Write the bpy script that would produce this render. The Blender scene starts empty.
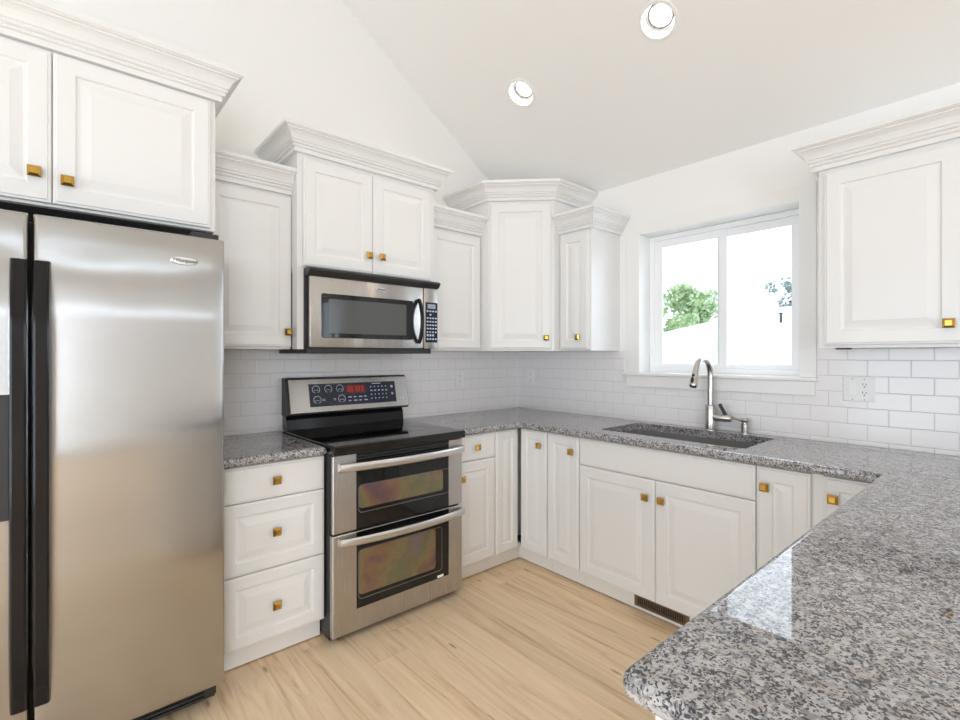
import bpy, bmesh, math, random
from mathutils import Vector, Matrix
random.seed(7)
S = bpy.context.scene
COL = S.collection

# ------------------------------------------------------------------ camera, world, lights, exposure
cd = bpy.data.cameras.new('camera'); cam = bpy.data.objects.new('camera', cd); COL.objects.link(cam)
cam.location = (2.8022, -2.8441, 1.3321)
cam.rotation_euler = (math.pi / 2, 0, 0.8516)
cd.sensor_fit = 'HORIZONTAL'; cd.sensor_width = 36
cd.lens = 483.9 * 36 / 960
cd.shift_x = -2.55 / 960; cd.shift_y = (356.03 - 360) / 960
cd.clip_start = 0.02; cd.clip_end = 200
S.camera = cam

w = bpy.data.worlds.new('sky'); S.world = w; w.use_nodes = True
bg = w.node_tree.nodes['Background']
bg.inputs['Color'].default_value = (0.82, 0.885, 1.0, 1); bg.inputs['Strength'].default_value = 2.5

def area(name, loc, rot, sx, sy, power, col):
    l = bpy.data.lights.new(name, 'AREA'); l.shape = 'RECTANGLE'; l.size = sx; l.size_y = sy
    l.energy = power; l.color = col
    o = bpy.data.objects.new(name, l); COL.objects.link(o); o.location = loc; o.rotation_euler = rot
    return o
# window daylight; rear, side and strip lights stand behind added, unseen openings
DAY = (0.79, 0.865, 1.0)
area('daylight_kitchen_window', (1.40, 1.10, 1.95), (-math.pi / 2, 0, 0), 2.6, 2.0, 45, DAY)
area('daylight_dining_window', (4.75, 0.30, 1.50), (-math.pi / 2, 0, 0), 1.5, 1.7, 32, DAY)
area('added_rear_fill', (2.55, -6.2, 1.10), (math.pi / 2 - .35, 0, 0), 3.3, 2.1, 95, DAY)  # added fill behind an invented rear opening, out of view
area('added_side_fill', (7.2, -4.85, 1.10), (math.pi / 2 - .35, 0, math.pi / 2), 1.6, 2.1, 150, DAY)  # added to brighten the drawer fronts from an unseen side opening
area('added_low_strip_light', (7.2, -1.85, 1.94), (math.pi / 2, 0, math.pi / 2), 2.8, 0.07, 3.0, DAY)  # added for the lower bright band mirrored in the fridge
area('added_high_strip_light', (7.2, -2.9, 2.72), (math.pi / 2, 0, math.pi / 2), 4.0, 0.11, 6.0, DAY)  # added for the upper bright band mirrored in the fridge
CAN_POWER = 2.0
VS = S.view_settings
VS.view_transform = 'Standard'; VS.look = 'None'; VS.gamma = 1.0; VS.use_curve_mapping = False
VS.exposure = -0.25
S.cycles.use_denoising = True
S.cycles.max_bounces = 14; S.cycles.diffuse_bounces = 8; S.cycles.glossy_bounces = 6
S.cycles.transparent_max_bounces = 12
S.cycles.sample_clamp_indirect = 6.0
S.cycles.caustics_reflective = False; S.cycles.caustics_refractive = False

# ------------------------------------------------------------------ materials
def mat(name, col=(0.8, 0.8, 0.8), rough=0.5, metal=0.0, **kw):
    m = bpy.data.materials.new(name); m.use_nodes = True
    b = m.node_tree.nodes['Principled BSDF']
    b.inputs['Base Color'].default_value = (*col, 1); b.inputs['Roughness'].default_value = rough
    b.inputs['Metallic'].default_value = metal
    for k, v in kw.items(): b.inputs[k.replace('_', ' ')].default_value = v
    return m
def nt(m): return m.node_tree.nodes, m.node_tree.links, m.node_tree.nodes['Principled BSDF']
def add(m, typ, **kw):
    n = m.node_tree.nodes.new(typ)
    for k, v in kw.items(): setattr(n, k, v)
    return n
def mathn(m, op, a, b=None, c=None):
    n = add(m, 'ShaderNodeMath', operation=op)
    for i, x in enumerate((a, b, c)):
        if x is None: continue
        if isinstance(x, (int, float)): n.inputs[i].default_value = x
        else: m.node_tree.links.new(x, n.inputs[i])
    return n.outputs[0]
def ramp(m, fac, stops, interp='LINEAR'):
    n = add(m, 'ShaderNodeValToRGB'); n.color_ramp.interpolation = interp
    e = n.color_ramp.elements
    while len(e) < len(stops): e.new(0.5)
    for i, (p, c) in enumerate(stops): e[i].position = p; e[i].color = (*c, 1)
    m.node_tree.links.new(fac, n.inputs[0]); return n.outputs[0]
def mixc(m, fac, a, b, mode='MIX'):
    n = add(m, 'ShaderNodeMix', data_type='RGBA', blend_type=mode)
    for i, x in ((0, fac), (6, a), (7, b)):
        if isinstance(x, (int, float)): n.inputs[i].default_value = x
        elif isinstance(x, tuple): n.inputs[i].default_value = (*x, 1)
        else: m.node_tree.links.new(x, n.inputs[i])
    return n.outputs[2]
def position(m): return add(m, 'ShaderNodeNewGeometry').outputs['Position']
def noise(m, vec, scale, detail=3, rough=0.5, dist=0.0):
    n = add(m, 'ShaderNodeTexNoise'); n.inputs['Scale'].default_value = scale
    n.inputs['Detail'].default_value = detail; n.inputs['Roughness'].default_value = rough
    n.inputs['Distortion'].default_value = dist
    m.node_tree.links.new(vec, n.inputs['Vector']); return n.outputs['Fac']
def scaled(m, vec, s):
    n = add(m, 'ShaderNodeVectorMath', operation='MULTIPLY'); n.inputs[1].default_value = s
    m.node_tree.links.new(vec, n.inputs[0]); return n.outputs[0]
def bump(m, h, strength, dist):
    n = add(m, 'ShaderNodeBump'); n.inputs['Strength'].default_value = strength; n.inputs['Distance'].default_value = dist
    m.node_tree.links.new(h, n.inputs['Height']); m.node_tree.links.new(n.outputs[0], m.node_tree.nodes['Principled BSDF'].inputs['Normal'])

PAINT = mat('cabinet_white_paint', (0.80, 0.797, 0.79), 0.32)
_p = position(PAINT); bump(PAINT, noise(PAINT, scaled(PAINT, _p, (60, 60, 8)), 3, 2), 0.03, 0.001)
TOEP = mat('toe_kick_white_paint', (0.82, 0.81, 0.79), 0.45)
WALL = mat('wall_warm_white_paint', (0.87, 0.865, 0.855), 0.75)
bump(WALL, noise(WALL, position(WALL), 220, 2), 0.04, 0.001)
CEIL = mat('ceiling_paint', (0.86, 0.85, 0.835), 0.8)
bump(CEIL, noise(CEIL, position(CEIL), 160, 2), 0.06, 0.001)
TRIM = mat('trim_white_paint', (0.86, 0.855, 0.84), 0.35)
VINYL = mat('window_vinyl', (0.90, 0.91, 0.92), 0.35)
WHITEPL = mat('white_plastic', (0.84, 0.835, 0.82), 0.3)
DARKSLOT = mat('dark_slot', (0.02, 0.02, 0.02), 0.5)
BLACK = mat('black_gloss_plastic', (0.010, 0.009, 0.010), 0.14, Specular_IOR_Level=0.28)
BLACKM = mat('black_matte_plastic', (0.022, 0.021, 0.021), 0.45)
BGLASS = mat('black_ceramic_glass', (0.006, 0.006, 0.007), 0.04)
CASE = mat('dark_grey_textured_case', (0.045, 0.043, 0.042), 0.5)
bump(CASE, noise(CASE, position(CASE), 500, 2), 0.25, 0.001)
UNDERSHADE = mat('cabinet_underside_shade', (0.16, 0.15, 0.14), 0.6)  # dark tone stands in for the shade under the cabinet
BRASS = mat('brushed_brass', (0.56, 0.335, 0.075), 0.28, 1.0)
NICKEL = mat('brushed_nickel', (0.56, 0.54, 0.51), 0.26, 1.0)
GOLDREG = mat('bronze_register_metal', (0.20, 0.145, 0.10), 0.4, 0.7)
SINKM = mat('grey_composite_sink', (0.20, 0.197, 0.205), 0.5)
bump(SINKM, noise(SINKM, position(SINKM), 700, 2), 0.1, 0.0005)
REDLED = mat('red_led_display', (0.10, 0.006, 0.006), 0.2)
REDLED.node_tree.nodes['Principled BSDF'].inputs['Emission Color'].default_value = (0.9, 0.06, 0.05, 1)
REDLED.node_tree.nodes['Principled BSDF'].inputs['Emission Strength'].default_value = 0.08
REDDIG = mat('red_led_digit', (0.3, 0.01, 0.01), 0.3)
REDDIG.node_tree.nodes['Principled BSDF'].inputs['Emission Color'].default_value = (1, 0.10, 0.07, 1)
REDDIG.node_tree.nodes['Principled BSDF'].inputs['Emission Strength'].default_value = 0.35
PANEL = mat('navy_touch_panel', (0.012, 0.018, 0.04), 0.12)
MARK = mat('printed_light_grey', (0.55, 0.60, 0.70), 0.4)
MARKD = mat('printed_dark_grey', (0.025, 0.025, 0.027), 0.4)
LCD = mat('lcd_grey', (0.30, 0.36, 0.42), 0.25)
BADGE = mat('badge_silver', (0.83, 0.83, 0.82), 0.25, 0.6)
MWWIN = mat('microwave_mesh_window', (0.085, 0.088, 0.09), 0.10)
CURTAIN = mat('white_curtain', (0.8, 0.8, 0.8), 0.9)
LENS = mat('lit_lamp_lens', (1, 1, 1), 0.5)
LENS.node_tree.nodes['Principled BSDF'].inputs['Emission Color'].default_value = (1, 0.93, 0.82, 1)
LENS.node_tree.nodes['Principled BSDF'].inputs['Emission Strength'].default_value = 2.2

def steel(name, axis, col=(0.60, 0.585, 0.565), rough=0.27):
    """stainless; grain runs along `axis` (fine streaks)"""
    m = mat(name, col, rough, 1.0)
    N, L, b = nt(m)
    s = [900, 900, 900]; s[axis] = 6
    f = noise(m, scaled(m, position(m), tuple(s)), 1.0, 2)
    L.new(mathn(m, 'MULTIPLY_ADD', f, 0.10, rough - 0.05), b.inputs['Roughness'])
    b.inputs['Anisotropic'].default_value = 0.95
    t = add(m, 'ShaderNodeCombineXYZ'); v = [0, 0, 0]; v[axis] = 1
    for i in range(3): t.inputs[i].default_value = v[i]
    L.new(t.outputs[0], b.inputs['Tangent'])
    wv = noise(m, scaled(m, position(m), (1.2, 1.2, 2.2)), 1.6, 1)
    bump(m, wv, 0.35, 0.012)
    return m
STEELF = steel('stainless_fridge', 1, (0.46, 0.452, 0.442), 0.17)
STEEL = steel('stainless_steel', 2, (0.53, 0.51, 0.49), 0.26)
STEELH = mat('satin_steel_handle', (0.66, 0.65, 0.64), 0.28, 1.0)

# oven glass: interference coating gives it changing colour
OVEN = mat('coated_oven_glass', (0.3, 0.2, 0.1), 0.1)
N, L, b = nt(OVEN)
f = noise(OVEN, scaled(OVEN, position(OVEN), (1, 3.0, 3.4)), 1.7, 3, 0.55, 0.3)
c = ramp(OVEN, f, [(0.28, (0.11, 0.06, 0.065)), (0.42, (0.17, 0.095, 0.05)), (0.5, (0.165, 0.125, 0.06)), (0.58, (0.12, 0.11, 0.05)), (0.72, (0.15, 0.10, 0.12))])
L.new(c, b.inputs['Base Color']); b.inputs['Specular IOR Level'].default_value = 0.8

# granite
GRAN = mat('speckled_granite', (0.5, 0.5, 0.5), 0.018)
N, L, b = nt(GRAN)
P = position(GRAN)
nz = add(GRAN, 'ShaderNodeTexNoise'); nz.inputs['Scale'].default_value = 60; nz.inputs['Detail'].default_value = 3
L.new(P, nz.inputs['Vector'])
warp = add(GRAN, 'ShaderNodeVectorMath', operation='MULTIPLY_ADD'); warp.inputs[1].default_value = (0.016,) * 3
L.new(nz.outputs['Color'], warp.inputs[0]); L.new(P, warp.inputs[2])
WP = warp.outputs[0]
def vor(scale):
    v = add(GRAN, 'ShaderNodeTexVoronoi'); v.inputs['Scale'].default_value = scale; L.new(WP, v.inputs['Vector'])
    s = add(GRAN, 'ShaderNodeSeparateColor'); L.new(v.outputs['Color'], s.inputs[0]); return s.outputs
v1 = vor(130); v2 = vor(300); v3 = vor(55)
n1 = noise(GRAN, P, 150, 5, 0.68, 0.4)
n2 = noise(GRAN, P, 34, 4, 0.62, 0.3)
base = ramp(GRAN, n1, [(0.34, (0.22, 0.215, 0.23)), (0.44, (0.37, 0.364, 0.372)), (0.54, (0.50, 0.49, 0.485)), (0.66, (0.62, 0.61, 0.595))])
base = mixc(GRAN, ramp(GRAN, v1[0], [(0.0, (0, 0, 0)), (0.60, (0.65, 0.65, 0.65))], 'CONSTANT'), base, (0.66, 0.645, 0.622))
base = mixc(GRAN, ramp(GRAN, v3[1], [(0.0, (0, 0, 0)), (0.80, (0.45, 0.45, 0.45))], 'CONSTANT'), base, (0.43, 0.37, 0.31))
df2 = mathn(GRAN, 'GREATER_THAN', mathn(GRAN, 'MULTIPLY_ADD', n2, 1.2, v1[2]), 1.40)
base = mixc(GRAN, mathn(GRAN, 'MULTIPLY', df2, 0.62), base, (0.14, 0.132, 0.145))
darkf = mathn(GRAN, 'GREATER_THAN', mathn(GRAN, 'MULTIPLY_ADD', n2, 1.3, v2[1]), 1.36)
base = mixc(GRAN, mathn(GRAN, 'MULTIPLY', darkf, 0.90), base, (0.035, 0.034, 0.044))
L.new(mixc(GRAN, 1.0, base, (0.84, 0.845, 0.865), 'MULTIPLY'), b.inputs['Base Color'])

# subway tile (brick in world coordinates)
def tile(name, axis, phase):
    m = mat(name, (0.80, 0.81, 0.83), 0.12)
    N, L, b = nt(m)
    sp = add(m, 'ShaderNodeSeparateXYZ'); L.new(position(m), sp.inputs[0])
    u = sp.outputs[axis]; z = sp.outputs[2]
    H, W = 0.0757, 0.1525
    zr = mathn(m, 'DIVIDE', mathn(m, 'SUBTRACT', z, 1.3125 - 20 * H), H)
    row = mathn(m, 'FLOOR', zr); zf = mathn(m, 'SUBTRACT', zr, row)
    par = mathn(m, 'FLOORED_MODULO', row, 2.0)
    ur = mathn(m, 'ADD', mathn(m, 'DIVIDE', mathn(m, 'SUBTRACT', u, phase - 60 * W), W), mathn(m, 'MULTIPLY', par, 0.5))
    uf = mathn(m, 'FRACT', ur)
    du = mathn(m, 'MULTIPLY', mathn(m, 'MINIMUM', uf, mathn(m, 'SUBTRACT', 1.0, uf)), W)
    dz = mathn(m, 'MULTIPLY', mathn(m, 'MINIMUM', zf, mathn(m, 'SUBTRACT', 1.0, zf)), H)
    d = mathn(m, 'MINIMUM', du, dz)
    g = add(m, 'ShaderNodeMapRange'); g.inputs['From Min'].default_value = 0.0007; g.inputs['From Max'].default_value = 0.0016
    L.new(d, g.inputs['Value'])
    L.new(mixc(m, g.outputs[0], (0.66, 0.65, 0.65), (0.86, 0.84, 0.835)), b.inputs['Base Color'])
    h = add(m, 'ShaderNodeMapRange'); h.inputs['From Min'].default_value = 0.0005; h.inputs['From Max'].default_value = 0.0035
    L.new(d, h.inputs['Value']); bump(m, h.outputs[0], 0.5, 0.002)
    return m
TILEB = tile('white_subway_tile', 0, 2.2115)
TILEL = tile('white_subway_tile_left', 1, -2.113)

# oak plank floor, boards along x
FLOOR = mat('light_oak_planks', (0.6, 0.45, 0.3), 0.38)
N, L, b = nt(FLOOR)
sp = add(FLOOR, 'ShaderNodeSeparateXYZ'); L.new(position(FLOOR), sp.inputs[0])
PW, PL_ = 0.182, 1.5
yr = mathn(FLOOR, 'DIVIDE', mathn(FLOOR, 'ADD', sp.outputs[1], 20.03), PW); row = mathn(FLOOR, 'FLOOR', yr)
wn = add(FLOOR, 'ShaderNodeTexWhiteNoise', noise_dimensions='1D'); L.new(row, wn.inputs['W'])
xr = mathn(FLOOR, 'ADD', mathn(FLOOR, 'DIVIDE', sp.outputs[0], PL_), mathn(FLOOR, 'MULTIPLY', wn.outputs['Value'], 7.0))
colm = mathn(FLOOR, 'FLOOR', xr)
idv = add(FLOOR, 'ShaderNodeCombineXYZ'); L.new(row, idv.inputs[0]); L.new(colm, idv.inputs[1])
wn2 = add(FLOOR, 'ShaderNodeTexWhiteNoise', noise_dimensions='3D'); L.new(idv.outputs[0], wn2.inputs['Vector'])
yf = mathn(FLOOR, 'FRACT', yr); xf = mathn(FLOOR, 'FRACT', xr)
dy = mathn(FLOOR, 'MULTIPLY', mathn(FLOOR, 'MINIMUM', yf, mathn(FLOOR, 'SUBTRACT', 1.0, yf)), PW)
dx = mathn(FLOOR, 'MULTIPLY', mathn(FLOOR, 'MINIMUM', xf, mathn(FLOOR, 'SUBTRACT', 1.0, xf)), PL_)
dd = mathn(FLOOR, 'MINIMUM', dy, dx)
off = add(FLOOR, 'ShaderNodeVectorMath', operation='MULTIPLY_ADD'); off.inputs[1].default_value = (9, 9, 9)
L.new(wn2.outputs['Color'], off.inputs[0]); L.new(position(FLOOR), off.inputs[2])
g1 = noise(FLOOR, scaled(FLOOR, off.outputs[0], (0.9, 12, 1)), 1.5, 5, 0.62, 1.3)
g2 = noise(FLOOR, scaled(FLOOR, off.outputs[0], (5, 130, 1)), 1.5, 3, 0.6)
c = ramp(FLOOR, g1, [(0.30, (0.58, 0.385, 0.21)), (0.45, (0.85, 0.645, 0.42)), (0.66, (0.95, 0.765, 0.545))])
c = mixc(FLOOR, mathn(FLOOR, 'MULTIPLY', g2, 0.30), c, (0.66, 0.46, 0.275))
tone = ramp(FLOOR, wn2.outputs['Value'], [(0.0, (0.91, 0.905, 0.90)), (1.0, (1.05, 1.045, 1.04))])
c = mixc(FLOOR, 1.0, c, tone, 'MULTIPLY')
vk = add(FLOOR, 'ShaderNodeTexVoronoi', voronoi_dimensions='2D'); vk.inputs['Scale'].default_value = 1.0
L.new(scaled(FLOOR, off.outputs[0], (0.9, 3.2, 1)), vk.inputs['Vector'])
kn = add(FLOOR, 'ShaderNodeMapRange'); kn.inputs['From Min'].default_value = 0.008; kn.inputs['From Max'].default_value = 0.034
kn.inputs['To Min'].default_value = 0.75; kn.inputs['To Max'].default_value = 0.0
L.new(vk.outputs['Distance'], kn.inputs['Value'])
c = mixc(FLOOR, kn.outputs[0], c, (0.27, 0.155, 0.075))
gr = add(FLOOR, 'ShaderNodeMapRange'); gr.inputs['From Min'].default_value = 0.0002; gr.inputs['From Max'].default_value = 0.0012
L.new(dd, gr.inputs['Value'])
c = mixc(FLOOR, gr.outputs[0], (0.50, 0.36, 0.23), c)
L.new(c, b.inputs['Base Color'])
bump(FLOOR, mathn(FLOOR, 'ADD', gr.outputs[0], mathn(FLOOR, 'MULTIPLY', g2, 0.3)), 0.12, 0.001)

# architectural glass: clear with a weak mirror
GLASS = bpy.data.materials.new('window_glass'); GLASS.use_nodes = True
_n, _l = GLASS.node_tree.nodes, GLASS.node_tree.links
_n.clear(); _o = _n.new('ShaderNodeOutputMaterial'); _m = _n.new('ShaderNodeMixShader'); _t = _n.new('ShaderNodeBsdfTransparent'); _g = _n.new('ShaderNodeBsdfGlossy')
_g.inputs['Roughness'].default_value = 0.0; _lw = _n.new('ShaderNodeLayerWeight'); _pw = _n.new('ShaderNodeMath'); _pw.operation = 'POWER'; _pw.inputs[1].default_value = 4.0; _l.new(_lw.outputs['Facing'], _pw.inputs[0]); _fr = _n.new('ShaderNodeMath'); _fr.operation = 'MULTIPLY_ADD'; _fr.inputs[1].default_value = 0.5; _fr.inputs[2].default_value = 0.03; _l.new(_pw.outputs[0], _fr.inputs[0])
_t.inputs['Color'].default_value = (0.97, 0.99, 0.98, 1)
_l.new(_fr.outputs[0], _m.inputs[0]); _l.new(_t.outputs[0], _m.inputs[1]); _l.new(_g.outputs[0], _m.inputs[2]); _l.new(_m.outputs[0], _o.inputs[0])

# outdoors
LEAF = mat('tree_leaves', (0.10, 0.17, 0.05), 0.7)
N, L, b = nt(LEAF)
L.new(ramp(LEAF, noise(LEAF, position(LEAF), 3.0, 3), [(0.3, (0.30, 0.45, 0.20)), (0.7, (0.60, 0.72, 0.45))]), b.inputs['Base Color'])
LEAF2 = mat('far_tree_leaves', (0.30, 0.38, 0.38), 0.7)
BARK = mat('bark', (0.16, 0.11, 0.08), 0.9)
SIDING = mat('pale_siding', (0.95, 0.95, 0.95), 0.8)
ROOFM = mat('pale_roof_shingles', (0.85, 0.85, 0.86), 0.9)
GROUND = mat('pale_dry_ground', (0.80, 0.79, 0.76), 0.95)

# ------------------------------------------------------------------ mesh helpers
FL = lambda u, v, z: Vector((v, u, z))            # stove wall: u = y, v = distance from the wall
FB = lambda u, v, z: Vector((u, -v, z))           # window wall: u = x
FP = lambda u, v, z: Vector((2.47 - v, u, z))     # peninsula fronts, facing -x: v measured from carcass face
_R = math.sqrt(.5)
DC = Vector((0.5495, -0.5305, 0))                   # centre of the diagonal carcass face
FD = lambda u, v, z: DC + Vector((u * _R + v * _R, u * _R - v * _R, z))
FW = lambda u, v, z: Vector((u, v, z))

def box(bm, F, u0, u1, v0, v1, z0, z1, bev=0.0):
    vs = [bm.verts.new(F(u, v, z)) for z in (z0, z1) for v in (v0, v1) for u in (u0, u1)]
    fs = [bm.faces.new([vs[i] for i in q]) for q in ((0, 2, 3, 1), (4, 5, 7, 6), (0, 1, 5, 4), (2, 6, 7, 3), (0, 4, 6, 2), (1, 3, 7, 5))]
    if bev:
        es = list({e for f in fs for e in f.edges})
        bmesh.ops.bevel(bm, geom=es, offset=bev, segments=2, profile=0.5, affect='EDGES')
def rings(bm, ringlist, cap0=True, cap1=True):
    R = [[bm.verts.new(p) for p in r] for r in ringlist]
    n = len(R[0])
    for a, b_ in zip(R, R[1:]):
        for i in range(n):
            bm.faces.new((a[i], a[(i + 1) % n], b_[(i + 1) % n], b_[i]))
    if cap0: bm.faces.new(R[0][::-1])
    if cap1: bm.faces.new(R[-1])
def panel(bm, F, u0, u1, z0, z1, v0, prof):
    """concentric rectangle rings; prof = (inset, height)"""
    rl = []
    for ins, h in prof:
        rl.append([F(u0 + ins, v0 + h, z0 + ins), F(u1 - ins, v0 + h, z0 + ins), F(u1 - ins, v0 + h, z1 - ins), F(u0 + ins, v0 + h, z1 - ins)])
    rings(bm, rl)
EDGE = [(0, 0), (0, .013), (.002, .016), (.009, .0175), (.011, .020)]
def raised(rail):
    return EDGE + [(rail, .020), (rail + .005, .0135), (rail + .012, .0125), (rail + .018, .0135), (rail + .040, .0185), (rail + .043, .0195)]
def lathe(bm, prof, loc=(0, 0, 0), M=None, seg=28, cap=True):
    """prof = (radius, height) along local z"""
    M = M or Matrix.Identity(3); loc = Vector(loc)
    rl = [[loc + M @ Vector((r * math.cos(2 * math.pi * i / seg), r * math.sin(2 * math.pi * i / seg), h)) for i in range(seg)] for r, h in prof]
    rings(bm, rl, cap, cap)
def tube(bm, pts, rad, seg=14, flat=None, up=None):
    """sweep a circle (or an ellipse: flat=(a,b) half sizes) along pts"""
    pts = [Vector(p) for p in pts]; rl = []
    ref = Vector(up) if up else None
    for i, p in enumerate(pts):
        t = (pts[min(i + 1, len(pts) - 1)] - pts[max(i - 1, 0)]).normalized()
        if ref is None: ref = t.orthogonal()
        x = (ref - t * ref.dot(t)).normalized(); y = t.cross(x)
        if not up: ref = x
        r = rad[i] if isinstance(rad, (list, tuple)) else rad
        a, b_ = (flat[i] if isinstance(flat, list) else flat) if flat else (r, r)
        rl.append([p + x * (a * math.cos(2 * math.pi * k / seg)) + y * (b_ * math.sin(2 * math.pi * k / seg)) for k in range(seg)])
    rings(bm, rl)
def offset_poly(pts, d, closed=True):
    """move a counter-clockwise outline inwards by d (mitred)"""
    n = len(pts); out = []
    for i in range(n):
        p0, p1, p2 = Vector(pts[i - 1]), Vector(pts[i]), Vector(pts[(i + 1) % n])
        a = (p1 - p0).normalized(); b_ = (p2 - p1).normalized()
        na, nb = Vector((-a.y, a.x)), Vector((-b_.y, b_.x))
        m = (na + nb); m = m / max(m.dot(na), .2) if m.length > 1e-6 else na
        out.append(p1 + m * d)
    return out
def prism(bm, outer, holes, F, prof, hprof=None):
    """solid from an outline (ccw) with holes (ccw); prof = (inset, height) bottom to top; F maps (a, b, h)"""
    hprof = hprof or [(0, prof[0][1]), (0, prof[-1][1])]
    ends = [[], []]
    for pl, pr, sg in [(outer, prof, 1)] + [(h, hprof, -1) for h in holes]:
        R = [[bm.verts.new(F(q.x, q.y, h)) for q in offset_poly(pl, sg * ins)] for ins, h in pr]
        n = len(pl)
        for a, b_ in zip(R, R[1:]):
            for i in range(n): bm.faces.new((a[i], a[(i + 1) % n], b_[(i + 1) % n], b_[i]))
        for k, r in ((0, R[0]), (1, R[-1])):
            for i in range(n): ends[k].append(bm.edges.get((r[i], r[(i + 1) % n])))
    lay = bm.faces.layers.int.get('cap') or bm.faces.layers.int.new('cap')
    old = set(bm.faces)
    for k in (0, 1): bmesh.ops.triangle_fill(bm, edges=ends[k], use_beauty=True)
    for f in bm.faces:
        if f not in old: f[lay] = 1
def rect(x0, y0, x1, y1): return [(x0, y0), (x1, y0), (x1, y1), (x0, y1)]
def rrect(x0, y0, x1, y1, r, n=5):
    o = []
    for cx, cy, a0 in ((x1 - r, y0 + r, -90), (x1 - r, y1 - r, 0), (x0 + r, y1 - r, 90), (x0 + r, y0 + r, 180)):
        for i in range(n + 1):
            a = math.radians(a0 + 90 * i / n); o.append((cx + r * math.cos(a), cy + r * math.sin(a)))
    return o
def circ(cx, cy, r, n=32): return [(cx + r * math.cos(2 * math.pi * i / n), cy + r * math.sin(2 * math.pi * i / n)) for i in range(n)]
def sweep(bm, path, z0, prof):
    """mould a profile (out, up) along a plan path; out is to the right of travel"""
    P2 = [Vector(p) for p in path]; rl = []
    for i, p in enumerate(P2):
        ds = []
        if i > 0: ds.append((P2[i] - P2[i - 1]).normalized())
        if i < len(P2) - 1: ds.append((P2[i + 1] - P2[i]).normalized())
        ns = [Vector((d.y, -d.x)) for d in ds]
        m = ns[0] if len(ns) == 1 else (ns[0] + ns[1]) / (1 + ns[0].dot(ns[1]))
        rl.append([Vector((p.x + m.x * o, p.y + m.y * o, z0 + u)) for o, u in prof])
    rings(bm, rl)
CROWN = [(0, 0), (.020, 0), (.020, .020), (.027, .021), (.030, .025), (.030, .029), (.027, .033), (.033, .035), (.037, .039), (.037, .043), (.034, .047), (.040, .050), (.044, .060), (.051, .073), (.061, .083), (.069, .087), (.069, .093), (.076, .095), (.081, .100), (.084, .101), (.084, .116), (0, .116)]

def link(name, bm, m, parent=None, base=None, smooth=0):
    bmesh.ops.recalc_face_normals(bm, faces=bm.faces)
    me = bpy.data.meshes.new(name); bm.to_mesh(me); bm.free()
    for x in (m if isinstance(m, (list, tuple)) else [m]): me.materials.append(x)
    if smooth:
        caps = [bool(a_.value) for a_ in me.attributes['cap'].data] if 'cap' in me.attributes else [False] * len(me.polygons)
        me.shade_smooth(); me.set_sharp_from_angle(angle=math.radians(smooth))
        for p_, c_ in zip(me.polygons, caps): p_.use_smooth = not c_
    o = bpy.data.objects.new(name, me); COL.objects.link(o)
    if parent is not None:
        o.parent = parent
        b_ = Vector(parent['_b']); me.transform(Matrix.Translation(-b_)); o['_b'] = parent['_b']
    elif base is not None:
        me.transform(Matrix.Translation(-Vector(base))); o.location = base; o['_b'] = list(base)
    return o
def thing(name, base, label, cat, group=None):
    o = bpy.data.objects.new(name, None); COL.objects.link(o); o.location = base; o.empty_display_size = .1
    o['_b'] = list(base); o['label'] = label; o['category'] = cat
    if group: o['group'] = group
    return o
def struct(name, bm, m, parent=None, smooth=0):
    o = link(name, bm, m, parent, None if parent else (0, 0, 0), smooth)
    if parent is None: o['kind'] = 'structure'
    return o
def bx(F, *a, bev=0.0):
    bm = bmesh.new(); box(bm, F, *a, bev=bev); return bm
def textmesh(s, size, F, u, v, z, flip=False, shear=0.0, thick=0.0006):
    """lettering on the plane v; reads left to right as u grows"""
    cu = bpy.data.curves.new('t', 'FONT'); cu.body = s; cu.size = size; cu.align_x = 'CENTER'; cu.align_y = 'CENTER'; cu.shear = shear; cu.offset = size * .03
    ob = bpy.data.objects.new('t', cu); me = bpy.data.meshes.new_from_object(ob)
    bm = bmesh.new(); bm.from_mesh(me)
    for q in bm.verts:
        q.co = F(u + (-q.co.x if flip else q.co.x), v, z + q.co.y)
    r = bmesh.ops.extrude_face_region(bm, geom=bm.faces[:])
    d = F(0, thick, 0) - F(0, 0, 0)
    bmesh.ops.translate(bm, vec=d, verts=[e for e in r['geom'] if isinstance(e, bmesh.types.BMVert)])
    bpy.data.objects.remove(ob); bpy.data.curves.remove(cu); bpy.data.meshes.remove(me)
    return bm

# brass knob: square pyramid on a post, one mesh per facing
_knobs = {}
def knob(F, key, u, v, z, parent):
    if key not in _knobs:
        bm = bmesh.new(); G = lambda a, b_, c_: F(a, b_, c_) - F(0, 0, 0)
        r = [[G(-h, d, -h), G(h, d, -h), G(h, d, h), G(-h, d, h)] for h, d in ((.008, 0), (.008, .010), (.0165, .012), (.0175, .014), (.0175, .019), (.0095, .027))]
        rings(bm, r); bmesh.ops.recalc_face_normals(bm, faces=bm.faces)
        me = bpy.data.meshes.new('knob'); bm.to_mesh(me); bm.free(); me.materials.append(BRASS); _knobs[key] = me
    o = bpy.data.objects.new('knob', _knobs[key]); COL.objects.link(o)
    o.parent = parent; o.location = F(u, v, z) - Vector(parent['_b']); o['_b'] = parent['_b']
    o['label'] = 'square brass pyramid knob'
    return o
def door(F, key, parent, u0, u1, z0, z1, v0, rail=.058, kn=None, name='door'):
    bm = bmesh.new()
    panel(bm, F, u0, u1, z0, z1, v0, raised(rail) if rail else EDGE)
    d = link(name, bm, PAINT, parent)
    if kn: knob(F, key, kn[0], v0 + .020, kn[1], d)
    return d
def crown(parent, path, z0):
    bm = bmesh.new(); sweep(bm, path, z0, CROWN); return link('crown_molding', bm, PAINT, parent)

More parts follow.
